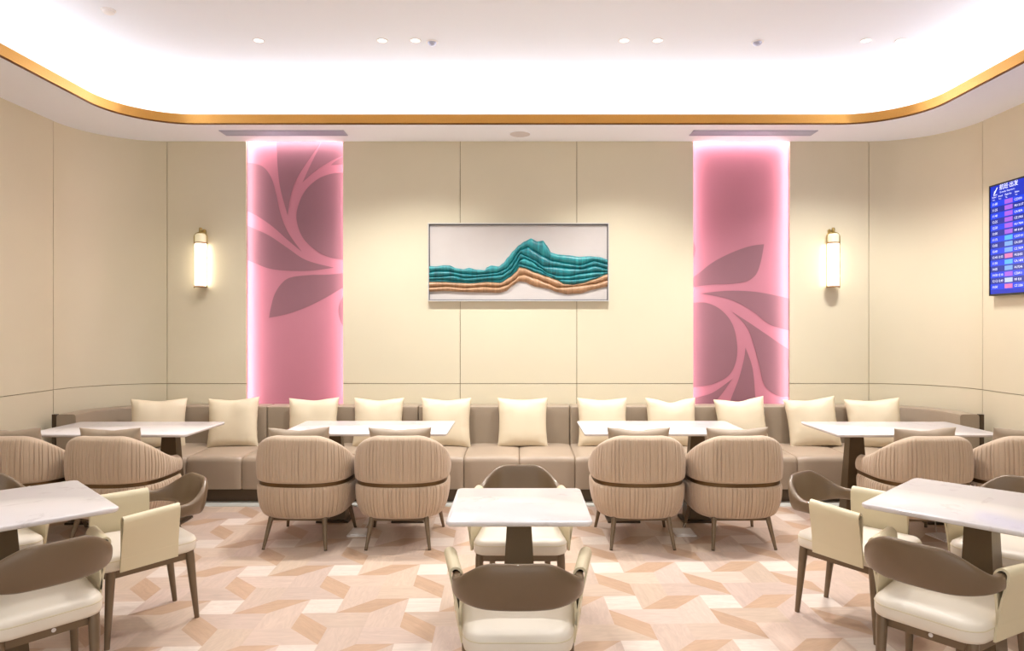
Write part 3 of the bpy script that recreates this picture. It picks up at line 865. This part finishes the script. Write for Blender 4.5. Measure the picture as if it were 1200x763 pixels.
def make_tub():
    t = empty('tub_armchair')
    top = lambda a: .795-.215*smooth(.18, .97, a)**.95
    MB().add(band_mesh(.466, top, .085, False)).build('upper_back', M['pleat'], t, angle=75)
    MB().add(band_mesh(.205, lambda a: .446, .085, True)).build('lower_shell', M['pleat'], t, angle=75)
    path, L = tub_path(120, .332, .19, -.06, .283)
    MB().add(sweep(path, [(-.012, .436), (-.008, .440), (-.008, .470), (-.012, .474), (-.06, .474), (-.06, .436)])).build('bronze_strip', M['strip'], t, angle=40)
    ol = rpoly([(-.262, -.265), (.262, -.265), (.27, .29), (-.27, .29)], [.15, .15, .06, .06], 8)
    MB().add(slab(ol, [(.03, .30), (.005, .315), (0, .34), (0, .41), (.012, .432), (.035, .44)], .014)).build('seat_cushion', M['pleat'], t, angle=60)
    ol = rpoly([(-.27, -.28), (.27, -.28), (.28, .24), (-.28, .24)], [.16, .16, .05, .05], 8)
    MB().add(slab(ol, [(.05, .212), (.0, .24), (0, .30)], 0)).build('seat_base', M['pleat'], t, angle=60)
    # bronze under-frame and legs
    fr = MB()
    for a, b in (((-.185, -.235), (.185, -.235)), ((-.225, .18), (.225, .18)), ((-.185, -.235), (-.225, .18)), ((.185, -.235), (.225, .18))):
        fr.add(tube([(a[0], a[1], .195), (b[0], b[1], .195)], .0115, 8))
    fr.build('under_frame', M['leg'], t)
    for tx, ty, bx, by in ((-.187, -.238, -.222, -.315), (.187, -.238, .222, -.315), (-.228, .185, -.268, .245), (.228, .185, .268, .245)):
        lg = MB().add(tube([(tx, ty, .235), (tx+(bx-tx)*.15, ty+(by-ty)*.15, .205), (bx, by, .0)], [.0165, .0185, .0105], 14)).build('leg', M['leg'], t)
        MB().add(tube([(bx+(tx-bx)*.02, by+(ty-by)*.02, .006), (bx, by, .0)], .0112, 12)).build('foot_cap', M['bronze'], lg)
    return t
tub = make_tub()
TUBS = [
 (-3.62, 5.06, 2, 'pleated tan tub armchair at the far left, cut off by the photo edge'),
 (-2.90, 5.06, -3, 'pleated tan tub armchair at the leftmost marble table, right one of its pair'),
 (-1.545, 5.08, -3, 'pleated tan tub armchair at the centre-left table, left one of its pair'),
 (-.845, 5.08, 1, 'pleated tan tub armchair at the centre-left table, right one of its pair'),
 (.872, 5.08, 0, 'pleated tan tub armchair at the centre-right table, left one of its pair'),
 (1.570, 5.08, 2, 'pleated tan tub armchair at the centre-right table, right one of its pair'),
 (2.915, 5.06, 2, 'pleated tan tub armchair at the rightmost marble table, left one of its pair'),
 (3.62, 5.06, -2, 'pleated tan tub armchair at the far right, cut off by the photo edge'),
]
PILL = ['far left tub armchair', 'right tub armchair of the leftmost table', 'left tub armchair of the centre-left table', 'right tub armchair of the centre-left table',
        'left tub armchair of the centre-right table', 'right tub armchair of the centre-right table', 'left tub armchair of the rightmost table', 'far right tub armchair']
for i, (x, y, rz, lab) in enumerate(TUBS):
    o = tub if i == 0 else copy_tree(tub)
    o.location = (x, y, 0); o.rotation_euler = (0, 0, math.radians(rz)); tag(o, lab, 'armchair', 'pleated tub armchairs in a row')
    px = x+(.0 if i % 2 else -.01)
    place_pillow('lumbar_pillow', .45, .40, .13, 40+i, M['taupe_pillow'], px, y-.115, .45, -(-10), rz+180*0, rnd.uniform(-1.5, 1.5), .006 if i % 2 else .012,
                 'taupe pillow showing over the back of the '+PILL[i], 'pillow', 'taupe pillows in the tub armchairs').rotation_euler[0] = math.radians(12)

# ------------------------------------------------------------------ tables
def make_table(name, w, d, ped, label, cat, grp, loc, rz=0, top=.75, th=.022, pb=(.10, .065), pt=(.052, .04)):
    t = empty(name, loc, rz); tag(t, label, cat, grp)
    ol = rpoly([(-w/2, -d/2), (w/2, -d/2), (w/2, d/2), (-w/2, d/2)], .032, 8)
    MB().add(slab(ol, [(.010, top-th), (.002, top-th+.006), (0, top-.006), (.0015, top-.002), (.004, top)])).build('tabletop', M['marble'], t, angle=50)
    for px in ped:
        q = lambda s, z: [(px-s[0], -s[1], z), (px+s[0], -s[1], z), (px+s[0], s[1], z), (px-s[0], s[1], z)]
        p = MB().add(frustum(q(pb, .016), q(pt, top-th-.006))).build('pedestal', M['pedestal'], t, smooth=False)
        MB().add(slab(rpoly([(px-.12, -.12), (px+.12, -.12), (px+.12, .12), (px-.12, .12)], .012, 3), [(0, top-th-.008), (0, top-th)])).build('mounting_plate', M['bronze'], p, smooth=False)
        MB().add(slab(rpoly([(px-.13, -.11), (px+.13, -.11), (px+.13, .11), (px-.13, .11)], .012, 3), [(0, 0), (0, .011), (.004, .016)])).build('base_plate', M['bronze'], p, smooth=False)
    return t
LT = 'long white marble table with two bronze pedestals'
make_table('marble_table', 1.24, .70, (-.33, .33), LT+' at the left end of the sofa', 'table', 'long tables along the sofa', (-3.115, 5.48, 0))
make_table('marble_table', 1.28, .70, (-.30, .30), LT+' left of centre along the sofa', 'table', 'long tables along the sofa', (-1.18, 5.53, 0))
make_table('marble_table', 1.28, .70, (-.30, .30), LT+' right of centre along the sofa', 'table', 'long tables along the sofa', (1.145, 5.53, 0))
make_table('marble_table', 1.245, .70, (-.33, .33), LT+' at the right end of the sofa', 'table', 'long tables along the sofa', (3.03, 5.48, 0))
q = dict(pb=(.095, .07), pt=(.052, .045))
make_table('square_table', .615, .60, (0,), 'square white marble table in the centre foreground between two cream chairs', 'table', 'square foreground tables', (0.005, 3.13, 0), 0, **q)
TLC, TRC = Vector((-2.335, 3.065)), Vector((2.12, 3.12))
make_table('square_table', .78, .78, (0,), 'square white marble table turned on its corner at the left foreground', 'table', 'square foreground tables', (*TLC, 0), math.radians(45), pb=(.11, .08), pt=(.058, .05))
make_table('square_table', .78, .78, (0,), 'square white marble table turned on its corner at the right foreground', 'table', 'square foreground tables', (*TRC, 0), math.radians(43.5), pb=(.11, .08), pt=(.075, .05))

# ------------------------------------------------------------------ cream dining armchairs
def make_dining():
    t = empty('dining_armchair')
    # seat cushion
    ol = rpoly([(-.196, -.235), (.196, -.235), (.254, .265), (-.254, .265)], [.08, .08, .07, .07], 10)
    s = MB().add(slab(ol, [(.02, .368), (.004, .375), (0, .388), (0, .424), (.006, .438), (.020, .447), (.05, .452)], .010)).build('seat', M['seat'], t, angle=60)
    nm = onormals(ol); pp = [(p[0]-n[0]*.001, p[1]-n[1]*.001, .422) for p, n in zip(ol, nm)]; pp.append(pp[0])
    MB().add(tube(pp, .0028, 6, cap=False)).build('piping', M['cream'], s)
    # apron frame
    fr = MB()
    A = [(-.17, -.19), (.17, -.19), (.215, .215), (-.215, .215)]
    fr.add(slab(rpoly(A, .03, 4), [(0, .328), (0, .370)]))
    fr.build('seat_frame', M['leg'], t, angle=50)
    for tx, ty, bx, by in ((-.165, -.19, -.160, -.232), (.165, -.19, .160, -.232), (-.213, .195, -.228, .215), (.213, .195, .228, .215)):
        MB().add(tube([(tx, ty, .372), (tx+(bx-tx)*.1, ty+(by-ty)*.1, .335), (bx, by, 0)], [.021, .0225, .0125], 14)).build('leg', M['leg'], t)
    MB().add(lathe([(.001, 0), (.008, .0005), (.0085, .003), (.001, .0045)], 16), 0, Matrix.Translation((0.02, -.1905, .349)) @ Matrix.Rotation(PI/2, 4, 'X')).build('stud', M['white'], t)
    # arm rail inside the leather fold + draped panel
    for sx in (-1, 1):
        def apt(y, zz):  # x on the slightly flaring side line
            return sx*(.209+.046*(y+.100)/.26+.030*(zz-.37)/.28)
        YS = [-.112+.275*k/14 for k in range(15)]
        loop = []   # open U profile: (offset outward, z) outer bottom -> over top -> inner bottom
        zt = .655
        zb_o, zb_i = .368, .430
        outer = [(.009, zb_o), (.009, .41), (.010, .46), (.015, .52), (.023, .575), (.027, .612)]
        top_ = [(.027*math.cos(a), .612+.030*math.sin(a)) for a in [PI*k/10 for k in range(1, 10)]]
        inner = [(-.027, .612), (-.023, .575), (-.012, .52), (-.003, .47), (.001, zb_i)]
        loop = outer+top_+inner
        th = .009; K = len(loop)
        inn_ = []
        for k in range(K):
            a = loop[max(k-1, 0)]; b = loop[min(k+1, K-1)]; dx, dz = b[0]-a[0], b[1]-a[1]; l = math.hypot(dx, dz)
            inn_.append((loop[k][0]-dz/l*th, loop[k][1]+dx/l*th))
        full = loop+list(reversed(inn_))
        v, f = [], []; KK = len(full)
        for y in YS:
            drop = 0
            yy = y
            for o, z in full:
                sk = (z-.36)/.3   # ends lean a little
                slope = .012*(.163-y)/.275
                v.append((apt(y, z)+sx*o, yy+.005*(1-sk)*(1 if y < .03 else -1)*-1*abs((y-.03)/.145), z-drop*sk+slope*sk))
        for i in range(len(YS)-1):
            for j in range(KK):
                q_ = (j+1) % KK; f.append((i*KK+j, (i+1)*KK+j, (i+1)*KK+q_, i*KK+q_))
        f.append(tuple(range(KK))); f.append(tuple((len(YS)-1)*KK+j for j in reversed(range(KK))))
        MB().add((v, f)).build('arm_panel', M['cream'], t, angle=50)
        rail = [(apt(y, .61), y, .610+.012*(.163-y)/.275) for y in (-.098, -.06, .03, .10, .15)]
        MB().add(tube(rail, [.009, .012, .014, .014, .012], 10)).build('arm_rail', M['bronze'], t)
    # curved leather back band
    N = 72; e = 2/2.5; path = []
    for k in range(N+1):
        a = PI*k/N; c, s_ = math.cos(a), math.sin(a)
        path.append((-.230*math.copysign(abs(c)**e, c), -.105-.18*abs(s_)**e))
    path = [(-.2305, -.098)] + path + [(.2305, -.098)]
    def prof(i, tt):
        a = abs(tt-.5)*2
        k = 1-smooth(.22, .86, a); k2 = 1-smooth(.3, .9, a)
        z1 = .634+.097*k; z0 = .572-.018*k2
        thk = .038-.006*k
        P = []; K = 22; zm = (z0+z1)/2; hh = (z1-z0)/2
        for j in range(K):
            q_ = 2*PI*j/K; c, s_ = math.cos(q_), math.sin(q_)
            o = thk/2*math.copysign(abs(c)**.7, c); z = zm+hh*math.copysign(abs(s_)**.6, s_)
            rel = (z-z0)/(z1-z0)
            o += .030*k*(rel-.3)           # leans back at the top
            o += .008*k*math.sin(rel*PI)
            P.append((o, z))
        return P
    MB().add(sweep(path, prof)).build('backrest', M['band'], t, angle=60)
    return t
dn = make_dining()
def dpos(c, ang, d): return (c.x+math.cos(math.radians(ang))*d, c.y+math.sin(math.radians(ang))*d)
DN = [
 ((.0, 2.69), 90, 'cream dining armchair in the centre foreground, seen from behind, bronze back nearest'),
 ((.012, 3.80), -90, 'cream dining armchair tucked behind the centre foreground table, facing the camera'),
 ((-2.0, 3.61), 226, 'cream dining armchair right of the left foreground table, side on, all legs visible'),
 ((-2.015, 2.83), 141, 'cream dining armchair at the lower left corner, seen from behind'),
 ((-2.87, 3.64), -45, 'cream dining armchair behind the left foreground table, mostly cut off by the photo edge'),
 ((1.80, 3.66), -51, 'cream dining armchair left of the right foreground table, side on, three legs visible'),
 ((1.76, 2.815), 38, 'cream dining armchair at the lower right corner, seen from behind'),
 ((2.59, 3.55), 223, 'cream dining armchair behind the right foreground table, only its back rim and seat showing'),
]
for i, ((x, y), ang, lab) in enumerate(DN):
    o = dn if i == 0 else copy_tree(dn)
    o.location = (x, y, 0); o.rotation_euler = (0, 0, math.radians(ang-90)); tag(o, lab, 'chair', 'cream dining armchairs')

# ------------------------------------------------------------------ floor sockets
def outlet(x, y, rz, label):
    t = empty('floor_socket', (x, y, 0), math.radians(rz)); tag(t, label, 'floor socket', 'white floor sockets')
    MB().add(slab(rpoly([(-.075, -.1), (.075, -.1), (.075, .1), (-.075, .1)], .006, 3), [(0, .0), (0, .006), (.004, .009)])).build('cover_plate', M['white'], t, smooth=False)
    MB().add(slab(rpoly([(-.055, -.075), (.055, -.075), (.055, .06), (-.055, .06)], .006, 3), [(0, .009), (0, .011), (.002, .012)])).build('lid', M['ring'], t, smooth=False)
    MB().add(tube([(.02, .09, .012), (.04, .12, .03), (.075, .17, .08), (.10, .21, .13)], .004, 6)).build('cable', M['cord'], t)
outlet(-1.20, 5.17, 0, 'white floor socket between the two tub armchairs left of centre')
outlet(1.255, 5.17, 0, 'white floor socket between the two tub armchairs right of centre')
outlet(3.15, 5.05, 10, 'white floor socket under the rightmost marble table')

# ------------------------------------------------------------------ world, camera, colour
w = bpy.data.worlds.new('lounge_ambient'); sc.world = w; w.use_nodes = True
bg = w.node_tree.nodes['Background']; bg.inputs['Color'].default_value = (.985, .99, 1.0, 1); bg.inputs['Strength'].default_value = 1.25
cam = bpy.data.cameras.new('camera'); co = bpy.data.objects.new('camera', cam); C.objects.link(co)
co.location = (0, 0, 1.56); co.rotation_euler = (PI/2, 0, 0)
cam.sensor_width = 36; cam.lens = 24; cam.shift_x = -7/1200; cam.shift_y = 1.5/1200; cam.clip_start = .05
sc.camera = co
sc.view_settings.view_transform = 'Standard'; sc.view_settings.look = 'None'; sc.view_settings.exposure = 0.0
sc.cycles.use_denoising = True; sc.cycles.max_bounces = 8; sc.cycles.diffuse_bounces = 5
sc.cycles.sample_clamp_indirect = 6
